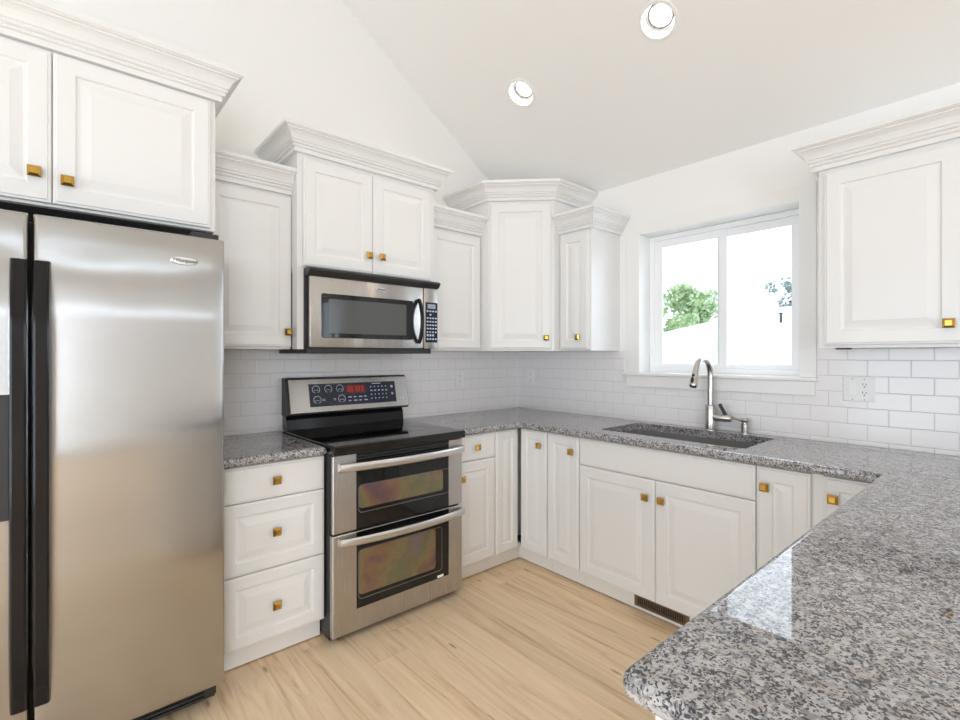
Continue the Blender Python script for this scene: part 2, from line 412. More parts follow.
# ------------------------------------------------------------------ room shell
XR, YB, ZW, K = 7.0, -5.9, 2.48, 0.67
YM = YB / 2; ZM = ZW - K * YM
bm = bmesh.new(); box(bm, FW, -0.2, XR + .2, YB - .2, 0.2, -0.12, 0); struct('floor', bm, FLOOR)
# window wall (y = 0) with two openings
bm = bmesh.new()
prism(bm, rect(-.2, 0, XR + .2, ZW + .02), [rect(1.109, 1.2245, 2.010, 2.118), rect(4.0, .62, 5.5, 2.2)], lambda a, b_, h: Vector((a, h, b_)), [(0, 0), (0, .17)])
struct('wall_back', bm, WALL)
bm = bmesh.new()
prism(bm, [(YB, 0), (-.0005, 0), (-.0005, ZW), (YM, ZM), (YB, ZW)], [], lambda a, b_, h: Vector((h, a, b_)), [(0, -.15), (0, 0)])
struct('wall_left', bm, WALL)
bm = bmesh.new()
prism(bm, [(YB, 0), (-.0005, 0), (-.0005, ZW), (YM, ZM), (YB, ZW)], [rect(-5.65, .03, -4.05, 2.12), rect(-3.2, 1.905, -.4, 1.975), rect(-4.9, 2.665, -.9, 2.775)], lambda a, b_, h: Vector((h, a, b_)), [(0, XR), (0, XR + .15)])
struct('wall_right', bm, WALL)
bm = bmesh.new()
prism(bm, rect(-.15, 0, XR + .15, ZW + .02), [rect(.9, .03, 4.2, 2.15)], lambda a, b_, h: Vector((a, h, b_)), [(0, YB - .17), (0, YB)])
struct('wall_front', bm, WALL)
# vaulted ceiling: local (x, s) with s along the slope from the window wall
NS = math.sqrt(1 + K * K)
FC = lambda x, s, h: Vector((x, -s / NS + h * K / NS, ZW + s * K / NS + h / NS))
CANS = [(1.611, .684 * NS), (.717, .702 * NS)]
bm = bmesh.new()
prism(bm, rect(-.15, -.18 * NS, XR + .15, -YM * NS), [circ(x, s, .082) for x, s in CANS], FC, [(0, 0), (0, .14)])
FC2 = lambda x, s, h: Vector((x, YB + s / NS - h * K / NS, ZW + s * K / NS + h / NS))
prism(bm, rect(-.15, -.18 * NS, XR + .15, -YM * NS), [], FC2, [(0, 0), (0, .14)])
struct('ceiling', bm, CEIL)

def window(name, F, u0, u1, z0, z1, vf, slider=True):
    """vinyl slider set in its opening; vf = y of the frame's room side"""
    bm = bmesh.new(); d = .03
    fw = .030
    for a in ((u0, u1, z0, z0 + fw), (u0, u1, z1 - fw, z1), (u0, u0 + fw, z0 + fw, z1 - fw), (u1 - fw, u1, z0 + fw, z1 - fw)):
        box(bm, F, a[0], a[1], vf - .012, vf + d, a[2], a[3], bev=.003)
    fr = struct(name, bm, VINYL)
    um = (u0 + u1) / 2 + .012; sw = .046
    for k, (a, b_, dv) in enumerate(((u0 + fw, um + .030, .0), (um - .030, u1 - fw, .013))):
        bm = bmesh.new(); z2, z3 = z0 + fw, z1 - fw
        sl = sw + (.010 if k == 0 else 0)
        for q in ((a, b_, z2, z2 + sw * .6), (a, b_, z3 - sw, z3), (a, a + sl, z2 + sw * .6, z3 - sw), (b_ - sw, b_, z2 + sw * .6, z3 - sw)):
            box(bm, F, q[0], q[1], vf + dv, vf + dv + .012, q[2], q[3], bev=.002)
        s_ = struct('sash', bm, VINYL, fr)
        g = struct('pane', bx(F, a + sw - .004, b_ - sw + .004, vf + dv + .005, vf + dv + .007, z2 + sw * .6 - .004, z3 - sw + .004), GLASS, s_)
    return fr
window('window_1', FW, 1.110, 2.009, 1.226, 2.117, .127)
window('window_2', FW, 4.002, 5.498, .622, 2.198, .120)
FX = lambda u, v, z: Vector((XR + v, u, z)); FY = lambda u, v, z: Vector((u, YB - v, z))
for nm, q in (('added_side_pane', (-5.65, -4.05, .03, 2.12)), ('added_low_strip_pane', (-3.2, -.4, 1.905, 1.975)), ('added_high_strip_pane', (-4.9, -.9, 2.665, 2.775))):  # panes of light openings added in the unseen right wall
    struct(nm, bx(FX, q[0] + .001, q[1] - .001, .09, .096, q[2] + .001, q[3] - .001), GLASS)
window('added_rear_window', FY, .902, 4.198, .032, 2.148, .09)  # invented rear opening out of view, added to let light in
# flat casing, stool and apron of the kitchen window
bm = bmesh.new()
for q in ((1.018, 1.109, 1.2255, 2.205), (2.010, 2.0845, 1.2255, 2.205), (1.109, 2.010, 2.118, 2.205)):
    box(bm, FB, q[0], q[1], .0005, .012, q[2], q[3], bev=.0015)
struct('trim_1', bm, TRIM)
bm = bmesh.new(); box(bm, FW, .998, 2.092, -.032, -.0005, 1.205, 1.2245, bev=.005); box(bm, FW, 1.112, 2.007, -.001, .114, 1.2248, 1.2256)
struct('trim_2', bm, TRIM)
bm = bmesh.new(); box(bm, FB, 1.020, 2.081, .0125, .022, 1.134, 1.2045, bev=.002); struct('trim_3', bm, TRIM)
# tiled backsplash on both walls, up to the wall cabinets, cut round the window trim
bm = bmesh.new()
prism(bm, [(.0085, .9135), (3.3, .9135), (3.3, 1.3655), (2.0925, 1.3655), (2.0925, 1.2040), (.9975, 1.2040), (.9975, 1.3655), (.0085, 1.3655)], [], lambda a, b_, h: Vector((a, -h, b_)), [(0, .0004), (0, .009)])
o = struct('backsplash_tile', bm, TILEB); o['label'] = 'white subway tile backsplash along the window wall'; o['category'] = 'backsplash'
bm = bmesh.new(); box(bm, FW, .0004, .0085, -2.34, -.0006, .9135, 1.3655)
o = struct('backsplash_tile', bm, TILEL); o['label'] = 'white subway tile backsplash behind the stove'; o['category'] = 'backsplash'
# curtain rod with two panels at the dining window (mirrored in the microwave door)
t = thing('curtain', (4.75, -.06, 2.28), 'white curtains on a rod at the dining window', 'curtain')
bm = bmesh.new(); tube(bm, [(3.75, -.06, 2.28), (5.75, -.06, 2.28)], .012); link('rod', bm, BLACKM, t, smooth=40)
for x0, x1 in ((3.82, 4.12), (5.38, 5.68)):
    bm = bmesh.new(); n = 40
    fr = [(x0 + (x1 - x0) * i / n, -.06 + .02 * math.sin(i * 1.25)) for i in range(n + 1)]
    rings(bm, [[Vector((x, y - .002, z)) for x, y in fr] + [Vector((x, y + .002, z)) for x, y in fr[::-1]] for z in (.05, 2.266)])
    link('panel', bm, CURTAIN, t, smooth=60)

# ------------------------------------------------------------------ cabinets: wall units
def wall_cab(name_label, F, key, u0, u1, z0, z1, depth, doors, crown_path, zc, v_in=.002, knobs=True, under=None, base=None):
    c0 = F((u0 + u1) / 2, depth / 2, z0)
    t = thing('wall_cabinet', tuple(c0), name_label, 'cabinet', None)
    bm = bmesh.new(); box(bm, F, u0, u1, v_in, depth, z0, z1, bev=.0015)
    link('carcass', bm, PAINT, t)
    for d in doors: door(F, key, t, d[0], d[1], d[2], d[3], depth + .0005, kn=d[4])
    if crown_path: crown(t, crown_path, zc)
    return t
# over the fridge
t = wall_cab('white double door cabinet over the fridge', FL, 'L', -3.36, -2.366, 1.836, 2.476, .61,
    [(-3.335, -2.8625, 1.845, 2.354, (-2.905, 1.938)), (-2.8595, -2.386, 1.845, 2.354, (-2.822, 1.925))], [(.611, -3.36), (.611, -2.366), (.002, -2.366)], 2.362)
link('underside', bx(FL, -3.355, -2.371, .01, .60, 1.832, 1.836), UNDERSHADE, t)  # dark sheet painted as the shade above the fridge
# between fridge and microwave
t = wall_cab('tall single door white cabinet between fridge and microwave', FL, 'L', -2.364, -1.9600, 1.3665, 2.255, .315,
    [(-2.350, -1.9615, 1.378, 2.130, (-1.983, 1.452))], [(.315, -2.364), (.315, -1.9600)], 2.143)
# over the microwave
t = wall_cab('white double door cabinet above the microwave', FL, 'L', -1.959, -1.132, 1.772, 2.452, .40,
    [(-1.934, -1.5535, 1.781, 2.318, (-1.580, 1.876)), (-1.5505, -1.165, 1.781, 2.318, (-1.502, 1.876))], [(.002, -1.959), (.401, -1.959), (.401, -1.132), (.002, -1.132)], 2.338)
link('side_filler', bx(FL, -1.959, -1.9265, .335, .400, 1.3665, 1.7715), PAINT, t)
# right of the microwave
t = wall_cab('narrow white cabinet between microwave and corner cabinet, without visible knob', FL, 'L', -1.131, -.6855, 1.3665, 2.255, .315,
    [(-1.120, -.702, 1.378, 2.130, None)], [(.315, -1.131), (.315, -.6855)], 2.143)
# diagonal corner unit
t = thing('corner_wall_cabinet', (.3, -.3, 1.3665), 'tall white diagonal corner cabinet with the highest crown', 'cabinet')
bm = bmesh.new(); prism(bm, [(.002, -.002), (.002, -.684), (.396, -.684), (.703, -.377), (.703, -.002)], [], FW, [(0, 1.3665), (0, 2.470)])
link('carcass', bm, PAINT, t)
door(FD, 'D', t, -.2065, .1966, 1.378, 2.345, .0012, kn=(.164, 1.452))
crown(t, [(.002, -.684), (.396, -.684), (.703, -.377), (.703, -.002)], 2.362)
# left of the window
t = wall_cab('slim white cabinet touching the left side of the window', FB, 'B', .7045, .957, 1.3665, 2.255, .315,
    [(.716, .945, 1.378, 2.130, (.872, 1.453))], [(.7045, -.315), (.957, -.315), (.957, -.002)], 2.143)
# right of the window
t = wall_cab('white double door cabinet right of the window above the outlet', FB, 'B', 2.172, 3.09, 1.3665, 2.262, .315,
    [(2.195, 2.6285, 1.379, 2.128, (2.590, 1.455)), (2.6315, 3.065, 1.379, 2.128, (2.67, 1.455))], [(2.172, -.002), (2.172, -.315), (3.09, -.315), (3.09, -.002)], 2.145)
link('bottom_clip', bx(FB, 2.235, 2.285, .29, .325, 1.3600, 1.3664), DARKSLOT, t)

# ------------------------------------------------------------------ cabinets: base units
ZB, ZT = .105, .8745
def base_cab(lbl, F, u0, u1, depth=.600, toe=.5575, v_in=.010, name='base_cabinet', toe_u=None, ends=False):
    t = thing(name, tuple(F((u0 + u1) / 2, depth / 2, 0)), lbl, 'cabinet')
    bm = bmesh.new(); box(bm, F, u0, u1, v_in, depth, ZB - .002, ZT, bev=.001)
    link('carcass', bm, PAINT, t)
    a, b_ = toe_u or (u0, u1)
    link('toe_kick', bx(F, a, b_, toe - .016, toe, .006, ZB - .0025), TOEP, t)
    return t
t = base_cab('white three drawer base cabinet between fridge and stove', FL, -2.352, -1.909)
for z0, z1, rail, kz in ((.7165, .868, 0, .792), (.4135, .7125, .052, .569), (.1065, .4095, .052, .249)):
    door(FL, 'L', t, -2.346, -1.912, z0, z1, .6005, rail=rail, kn=(-2.131, kz), name='drawer')
t = base_cab('white cabinet right of the stove with drawer over door', FL, -1.142, -.826)
door(FL, 'L', t, -1.138, -.829, .7165, .868, .6005, rail=0, kn=(-.978, .792), name='drawer')
door(FL, 'L', t, -1.138, -.829, .1065, .7125, .6005, kn=(-1.094, .620))
# corner unit with folding door
t = thing('corner_base_cabinet', (.3, -.3, 0), 'white corner base cabinet with a bifold door at the inner angle', 'cabinet')
bm = bmesh.new(); prism(bm, [(.010, -.824), (.600, -.824), (.600, -.628), (.450, -.478), (.478, -.450), (.628, -.600), (.850, -.600), (.850, -.010), (.010, -.010)], [], FW, [(0, ZB - .002), (0, ZT)])
link('carcass', bm, PAINT, t)
bm = bmesh.new(); prism(bm, [(.5415, -.824), (.5575, -.824), (.5575, -.5575), (.850, -.5575), (.850, -.5415), (.5415, -.5415)], [], FW, [(0, .006), (0, ZB - .0025)])
link('toe_kick', bm, TOEP, t)
door(FL, 'L', t, -.823, -.6300, .1065, .868, .6005, rail=.05)
door(FB, 'B', t, .6310, .848, .1065, .868, .6005, rail=.05, kn=(.795, .781))
t = base_cab('narrow white base cabinet with one full height door, beside the sink unit on its left', FB, .852, 1.0915)
door(FB, 'B', t, .855, 1.089, .1065, .868, .6005, rail=.052, kn=(1.042, .780))
t = base_cab('white double door sink cabinet with a blank panel on top', FB, 1.0925, 2.0205)
# the sink bowl needs room: rebuild the carcass open topped
bpy.data.objects.remove([c_ for c_ in t.children if c_.name.startswith('carcass')][0])
bm = bmesh.new()
for a in ((1.0925, 1.1085, .010, .600, .103, ZT), (2.0045, 2.0205, .010, .600, .103, ZT), (1.1085, 2.0045, .010, .022, .103, ZT), (1.1085, 2.0045, .584, .600, .103, ZT), (1.1085, 2.0045, .022, .584, .103, .119)): box(bm, FB, *a)
link('carcass', bm, PAINT, t)
door(FB, 'B', t, 1.095, 2.018, .7175, .868, .6005, rail=0, name='false_front')
door(FB, 'B', t, 1.095, 1.5565, .1065, .7135, .6005, kn=(1.510, .622))
door(FB, 'B', t, 1.5595, 2.018, .1065, .7135, .6005, kn=(1.596, .622))
t = base_cab('narrow white base cabinet with one full height door, beside the sink unit on its right', FB, 2.0215, 2.2225)
door(FB, 'B', t, 2.0245, 2.2195, .1065, .868, .6005, rail=.058, kn=(2.058, .785))
# corner unit under the peninsula joint
t = thing('corner_base_cabinet', (2.7, -.3, 0), 'white corner base cabinet partly hidden by the near granite counter', 'cabinet')
bm = bmesh.new(); prism(bm, [(2.2235, -.010), (2.2235, -.600), (2.492, -.600), (2.492, -.850), (3.08, -.850), (3.08, -.010)], [], FW, [(0, ZB - .002), (0, ZT)])
link('carcass', bm, PAINT, t)
bm = bmesh.new(); prism(bm, [(2.2235, -.5415), (2.2235, -.5575), (2.535, -.5575), (2.535, -.850), (2.551, -.850), (2.551, -.5415)], [], FW, [(0, .006), (0, ZB - .0025)])
link('toe_kick', bm, TOEP, t)
door(FB, 'B', t, 2.262, 2.468, .1065, .868, .6005, rail=.05, kn=(2.296, .787))
FPN = lambda u, v, z: Vector((2.492 - v, u, z))
door(FPN, 'P', t, -.848, -.626, .1065, .868, .0005, rail=.05)
# peninsula
t = thing('peninsula_cabinet', (2.8, -1.56, 0), 'white peninsula cabinet under the near granite counter', 'cabinet')
link('carcass', bx(FW, 2.492, 3.08, -2.266, -.852, ZB - .002, ZT), PAINT, t)
link('toe_kick', bx(FW, 2.535, 3.06, -2.250, -.852, .002, ZB - .0025), TOEP, t)
for k in range(3):
    a = -2.262 + k * .4703
    door(FPN, 'P', t, a + .001, a + .468, .7165, .868, .0005, rail=0, kn=(a + .235, .792), name='drawer')
    door(FPN, 'P', t, a + .001, a + .468, .1065, .7125, .0005, kn=(a + .04, .62))

# floor register in the toe kick
t = thing('toe_kick_register', (1.555, -.5585, .05), 'bronze heating register set in the toe kick under the sink', 'vent')
bm = bmesh.new()
prism(bm, rect(1.411, .022, 1.705, .084), [rect(1.432, .036, 1.684, .072)], lambda a, b_, h: Vector((a, -h, b_)), [(0, .5580), (0, .5620), (.003, .565)], [(0, .5580), (0, .565)])
link('frame', bm, GOLDREG, t)
link('backing', bx(FB, 1.431, 1.685, .5580, .5590, .035, .073), DARKSLOT, t)
bm = bmesh.new()
for k in range(21): box(bm, FB, 1.438 + k * .0119, 1.4415 + k * .0119, .5592, .5635, .0365, .0715)
link('louvers', bm, GOLDREG, t)

# ------------------------------------------------------------------ countertops
def arc(cx, cy, r, a0, a1, n=8): return [(cx + r * math.cos(math.radians(a0 + (a1 - a0) * i / n)), cy + r * math.sin(math.radians(a0 + (a1 - a0) * i / n))) for i in range(n + 1)]
BULL = [(.016, .8755), (.008, .8775), (.002, .8835), (0, .8915), (0, .898), (.002, .9065), (.008, .9125), (.017, .9140)]
bm = bmesh.new()
prism(bm, [(.0095, -2.350), (.654, -2.350), (.654, -1.919), (.0095, -1.919)], [], FW, BULL)
o = link('countertop', bm, GRAN, None, (.33, -2.13, .8755), 50); o['label'] = 'short speckled granite countertop between fridge and stove'; o['category'] = 'countertop'
HX0, HX1, HY0, HY1 = 1.160, 1.942, -.525, -.110
outl = [(.0095, -.0095), (.0095, -1.138), (.654, -1.138)] + arc(.664, -.664, .010, 180, 90, 4) + [(2.432, -.654)] + arc(2.428, -.664, .010, 90, 0, 4) + arc(2.456, -2.262, .022, 180, 270, 6) + arc(3.36, -2.244, .040, 270, 360, 6) + [(3.40, -.0095)]
bm = bmesh.new()
prism(bm, outl, [rrect(HX0, HY0, HX1, HY1, .03)], FW, BULL, [(0, .8755), (0, .911), (-.0012, .9132), (-.004, .9140)])
o = link('countertop', bm, GRAN, None, (1.7, -.4, .8755), 50); o['label'] = 'long speckled granite countertop from stove past the sink to the peninsula'; o['category'] = 'countertop'

# sink, faucet, dispenser
t = thing('kitchen_sink', (1.54, -.315, .66), 'dark grey undermount sink below the window', 'sink')
bm = bmesh.new()
def rr(ins, z, r): return [Vector((x, y, z)) for x, y in rrect(HX0 - .012 + ins, HY0 - .012 + ins, HX1 + .012 - ins, HY1 + .012 - ins, r)]
rings(bm, [rr(.030, .660, .05), rr(.004, .690, .04), rr(-.010, .868, .04), rr(-.025, .8690, .05), rr(-.025, .8745, .05), rr(.010, .8745, .03), rr(.010, .868, .03), rr(.016, .70, .04), rr(.05, .675, .06)])
link('bowl', bm, SINKM, t, smooth=40)
bm = bmesh.new(); lathe(bm, [(.045, .6755), (.045, .678), (.036, .6795), (.03, .677)], (1.55, -.30, 0)); link('drain', bm, NICKEL, t, smooth=40)

fx, fy = 1.590, -.066
t = thing('faucet', (fx, fy, .914), 'brushed nickel gooseneck faucet behind the sink', 'faucet')
bm = bmesh.new(); lathe(bm, [(.034, .9142), (.034, .919), (.029, .922), (.029, 1.050), (.027, 1.055), (.018, 1.057)], (fx, fy, 0)); link('base', bm, NICKEL, t, smooth=40)
bm = bmesh.new(); R_ = .092
pts = [(fx, fy, 1.05), (fx, fy, 1.12), (fx, fy, 1.19)] + [(fx, fy - R_ + R_ * math.cos(a), 1.225 + R_ * math.sin(a)) for a in [math.radians(q) for q in range(0, 166, 11)]]
tube(bm, pts, .0162, 18); link('spout', bm, NICKEL, t, smooth=60)
e = Vector(pts[-1]); dr = (Vector(pts[-1]) - Vector(pts[-2])).normalized()
rot = dr.to_track_quat('Z', 'Y').to_matrix()
bm = bmesh.new(); lathe(bm, [(.0155, -.004), (.0165, .004), (.0175, .02), (.0215, .075), (.0215, .084), (.019, .087)], e, rot); sh = link('spray_head', bm, NICKEL, t, smooth=40)
bm = bmesh.new(); lathe(bm, [(.0175, .0872), (.0165, .0905)], e, rot); link('nozzle', bm, BLACKM, sh, smooth=40)
for zz, hl in ((.028, .007), (.056, .017)):
    bm = bmesh.new()
    nrm = Vector((0, -1, .25)); nrm = (nrm - dr * nrm.dot(dr)).normalized()
    c0 = e + dr * zz + nrm * (.0168 + (zz - .02) * .05)
    uu = dr; ww = uu.cross(nrm)
    rings(bm, [[c0 + uu * (hl * math.cos(a)) + ww * (.008 * math.sin(a)) + nrm * h for a in [2 * math.pi * i / 16 for i in range(16)]] for h in (0, .0045)])
    link('button', bm, BLACKM, sh, smooth=40)
bm = bmesh.new(); RX = Matrix.Rotation(math.pi / 2, 3, 'Y')
lathe(bm, [(.021, .0), (.021, .072), (.019, .078), (.019, .094), (.016, .099)], (fx + .015, fy, .988), RX); hb = link('handle_hub', bm, NICKEL, t, smooth=40)
bm = bmesh.new(); tube(bm, [(fx + .085, fy, 1.003), (fx + .072, fy - .006, 1.03), (fx + .056, fy - .012, 1.066)], 0, 12, flat=[(.010, .011), (.0095, .011), (.009, .010)], up=(1, 0, .3)); link('lever', bm, MARKD, hb, smooth=50)

sx, sy = 1.768, -.055
t = thing('soap_dispenser', (sx, sy, .914), 'small brushed nickel soap pump right of the faucet', 'soap dispenser')
bm = bmesh.new(); lathe(bm, [(.025, .9142), (.025, .918), (.0185, .920), (.0185, .965), (.014, .967), (.014, .974)], (sx, sy, 0)); link('body', bm, NICKEL, t, smooth=40)
bm = bmesh.new(); lathe(bm, [(.020, .974), (.022, .977), (.022, .990), (.018, .994)], (sx, sy, 0)); pu = link('pump', bm, NICKEL, t, smooth=40)
bm = bmesh.new(); tube(bm, [(sx - .005, sy - .008, .983), (sx - .018, sy - .035, .990), (sx - .032, sy - .070, 1.000)], [.0075, .007, .006], 12); link('nozzle', bm, NICKEL, pu, smooth=50)

# ------------------------------------------------------------------ refrigerator
t = thing('refrigerator', (.42, -2.83, 0), 'tall stainless side by side refrigerator', 'refrigerator')
FR0, FR1, SEAM = -3.292, -2.375, -2.908
link('case', bx(FL, FR0 + .006, FR1 - .010, .04, .712, .025, 1.755, bev=.004), CASE, t)
for y in (FR0 + .06, FR1 - .06):
    for x in (.09, .66): bm = bmesh.new(); lathe(bm, [(.02, .0005), (.02, .026)], (x, y, 0), seg=14); link('foot', bm, BLACKM, t)
def fdoor(u0, u1):
    bm = bmesh.new(); n = 14; rl = []
    secs = []
    W = u1 - u0; ed = [0, .0006, .002, .0045, .008, .012]
    qs = [e_ / W for e_ in ed] + [.012 / W + (1 - .024 / W) * i / n for i in range(1, n)] + [1 - e_ / W for e_ in ed[::-1]]
    for q in qs:
        u = u0 + W * q; r = min(q, 1 - q) * W
        bul = .004 * (1 - (2 * q - 1) ** 2) - (.010 * (1 - math.sqrt(max(0, 1 - (1 - r / .012) ** 2))) if r < .012 else 0)
        secs.append((u, .794 + bul))
    extra = []
    z0, z1 = .104, 1.766
    for z, d in ((z0, -.006), (z0 + .006, 0), (z1 - .006, 0), (z1, -.006)):
        rl.append([FL(u, v + d, z) for u, v in secs] + [FL(u1, .716, z), FL(u0, .716, z)])
    rings(bm, rl); return bm
for u0, u1, hu in ((FR0, SEAM - .006, -2.9335), (SEAM + .005, FR1, -2.8835)):
    d = link('door', fdoor(u0, u1), STEELF, t, smooth=30)
    bm = bmesh.new(); m_ = 26; rl = []
    for i in range(m_ + 1):
        q = i / m_; z = .272 + (1.622 - .272) * q
        lift = .050 * min(1.0, math.sin(math.pi * q) * 2.2) ** .8 if 0 < q < 1 else 0
        v = .800 + lift; hw = .0205
        rl.append([FL(hu - hw, v, z), FL(hu - hw + .003, v + .012, z), FL(hu - hw + .008, v + .016, z), FL(hu + hw - .008, v + .016, z), FL(hu + hw - .003, v + .012, z), FL(hu + hw, v, z), FL(hu + hw - .004, v - .012 if 0 < i < m_ else v, z), FL(hu - hw + .004, v - .012 if 0 < i < m_ else v, z)])
    rings(bm, rl)
    h = link('handle', bm, BLACK, d, smooth=35); h['label'] = 'long black bar handle'
    if u0 == FR0:
        bm = bmesh.new(); prism(bm, rect(-3.215, .846, -2.953, 1.217), [rect(-3.195, .866, -2.985, 1.09)], lambda a, b_, hh: FL(a, hh, b_), [(0, .797), (0, .8045), (.003, .807)], [(0, .797), (0, .807)])
        dp = link('dispenser', bm, BLACKM, t); dp['label'] = 'black water and ice dispenser'
        link('recess', bx(FL, -3.194, -2.986, .7975, .802, .867, 1.089), BLACK, dp)
    else:
        bm = bmesh.new()
        rings(bm, [[FL(-2.507 + a * math.cos(q), v, 1.671 + c_ * math.sin(q)) for q in [2 * math.pi * i / 28 for i in range(28)]] for a, c_, v in ((.043, .0135, .797), (.043, .0135, .8035), (.040, .0115, .805))])
        bd = link('badge', bm, BADGE, t, smooth=30)
        link('lettering', textmesh('Whirlpool', .0185, FL, -2.507, .8052, 1.671, shear=.3), MARKD, bd)
bm = bmesh.new()
prism(bm, rect(-3.270, .026, -2.392, .100), [], lambda a, b_, hh: FL(a, hh, b_), [(0, .64), (0, .722), (.002, .725)])
for k in range(4): box(bm, FL, -3.24, -2.43, .724, .732, .035 + k * .015, .042 + k * .015)
link('toe_grille', bm, BLACKM, t)
for u in (FR1 - .06, FR0 + .06): link('hinge_cover', bx(FL, u - .045, u + .045, .60, .775, 1.7665, 1.788, bev=.004), BLACKM, t)

# ------------------------------------------------------------------ microwave
M0, M1 = -1.925, -1.138
t = thing('microwave', (.22, -1.54, 1.366), 'stainless over the range microwave', 'microwave')
link('case', bx(FL, M0, M1, .012, .412, 1.375, 1.770), BLACKM, t)
bm = bmesh.new()
# sloping black vent along the top
rings(bm, [[FL(u, .412, 1.771), FL(u, .458, 1.771), FL(u, .474, 1.764), FL(u, .474, 1.756), FL(u, .455, 1.733), FL(u, .412, 1.733)] for u in (M0, M1)])
link('vent_grille', bm, BLACKM, t)
bm = bmesh.new(); box(bm, FL, M0 + .002, M1 - .04, .03, .435, 1.346, 1.3745, bev=.004); link('underside', bm, BLACKM, t)
SP = -1.241
d = link('door', bx(FL, M0 + .012, SP - .0015, .413, .448, 1.375, 1.732, bev=.006), STEEL, t, smooth=30)
bm = bmesh.new()
prism(bm, rrect(-1.856, 1.424, -1.312, 1.648, .012), [], lambda a, b_, h: FL(a, h, b_), [(0, .4475), (0, .4495), (.002, .4505)])
wd = link('window', bm, BGLASS, t)
bm = bmesh.new(); prism(bm, rrect(-1.818, 1.448, -1.360, 1.622, .006), [], lambda a, b_, h: FL(a, h, b_), [(0, .4506), (0, .4512)])
link('mesh_screen', bm, MWWIN, wd)
bm = bmesh.new(); pts = []
for i in range(19):
    q = i / 18; z = 1.408 + .250 * q; pts.append(FL(-1.276, .452 + .036 * math.sin(math.pi * q) ** .7, z))
tube(bm, pts, 0, 12, flat=[(.012, .010)] * 19, up=(0, 1, 0)); h = link('handle', bm, BLACK, d, smooth=60); h['label'] = 'curved black handle'
bm = bmesh.new(); rings(bm, [[FL(-1.521 + a * math.cos(q), v, 1.694 + c_ * math.sin(q)) for q in [2 * math.pi * i / 24 for i in range(24)]] for a, c_, v in ((.031, .0105, .447), (.031, .0105, .451), (.028, .009, .452))])
bd = link('badge', bm, BADGE, t, smooth=30)
link('lettering', textmesh('Whirlpool', .0125, FL, -1.521, .4522, 1.694, shear=.3), MARKD, bd)
cp = link('control_panel', bx(FL, SP + .0015, M1, .413, .448, 1.375, 1.732, bev=.004), STEEL, t, smooth=30)
bm = bmesh.new(); box(bm, FL, -1.227, -1.143, .4482, .4500, 1.412, 1.648); kp = link('keypad', bm, PANEL, t)
link('display', bx(FL, -1.214, -1.158, .4501, .4508, 1.612, 1.638), LCD, kp)
bm = bmesh.new()
for r_ in range(9):
    z = 1.596 - r_ * .0205
    for c_ in range(4):
        if (r_ == 1 and c_ != 1) or (r_ == 7 and c_ == 3): continue
        u = -1.219 + c_ * .0195
        box(bm, FL, u, u + (.012 if r_ not in (6,) else .010), .4501, .4506, z - .004, z + (.0045 if r_ != 7 else .008))
link('button_print', bm, MARK, kp)

# ------------------------------------------------------------------ range
R0, R1 = -1.914, -1.153
t = thing('range', (.35, -1.533, 0), 'stainless and black double oven electric range', 'stove')
bm = bmesh.new(); box(bm, FL, R0 + .002, R1 - .002, .02, .655, .018, .8795); link('body', bm, BLACKM, t)
for y in (R0 + .05, R1 - .05):
    for x in (.08, .60): bm = bmesh.new(); lathe(bm, [(.018, .0005), (.018, .0185)], (x, y, 0), seg=14); link('foot', bm, BLACKM, t)
bm = bmesh.new()
prism(bm, rrect(R0 - .004, .055, R1 + .004, .716, .008), [], lambda a, b_, h: FL(a, b_, h), [(.003, .880), (0, .884), (0, .914), (.004, .9185), (.010, .9190)])
ct = link('cooktop', bm, BGLASS, t, smooth=40)
RINGM = mat('burner_print', (0.05, 0.05, 0.052), 0.15)
for cy, cx, r in ((-1.72, .47, .115), (-1.34, .47, .09), (-1.72, .22, .08), (-1.34, .22, .10), (-1.53, .24, .06)):
    bm = bmesh.new(); prism(bm, circ(cy, cx, r, 40), [circ(cy, cx, r - .002, 40)], lambda a, b_, h: FL(a, b_, h), [(0, .9191), (0, .9194)]); link('burner_ring', bm, RINGM, ct)
# backguard
FBG = lambda u, v, z: FL(u, v, z)
bm = bmesh.new(); rings(bm, [[FL(u, .012, .9195), FL(u, .082, .9195), FL(u, .075, .975), FL(u, .060, 1.000), FL(u, .012, 1.000)] for u in (R0 + .008, R1 - .004)])
link('backguard_base', bm, BLACK, t)
def tilt(u, w_, h): # console face: h measured up the slope, w_ outwards
    a = math.radians(13)
    return FL(u, .108 - h * math.sin(a) + w_ * math.cos(a), 1.006 + h * math.cos(a) + w_ * math.sin(a))
bm = bmesh.new()
rings(bm, [[FL(u, .012, 1.0005), FL(u, .100, 1.0005), tilt(u, -.004, .002), tilt(u, -.004, .204), FL(u, .048, 1.209), FL(u, .012, 1.205)] for u in (R0 + .004, R1 + .020)])
bg_ = link('backguard', bm, BLACKM, t)
bm = bmesh.new()
prism(bm, rrect(R0 + .018, .004, R1 + .023, .198, .006), [], lambda a, b_, h: tilt(a, h, b_), [(0, -.0035), (0, .002), (.003, .004)])
cf = link('console', bm, STEEL, bg_, smooth=30)
bm = bmesh.new(); prism(bm, rect(-1.783, .036, -1.222, .168), [], lambda a, b_, h: tilt(a, h, b_), [(0, .0041), (0, .0052)])
pn = link('touch_panel', bm, PANEL, t)
bm = bmesh.new(); prism(bm, rect(-1.560, .104, -1.433, .154), [], lambda a, b_, h: tilt(a, h, b_), [(0, .0053), (0, .0058)])
dsp = link('display', bm, REDLED, pn)
TF = lambda u, v, z: tilt(u, v, z)
bm = bmesh.new()
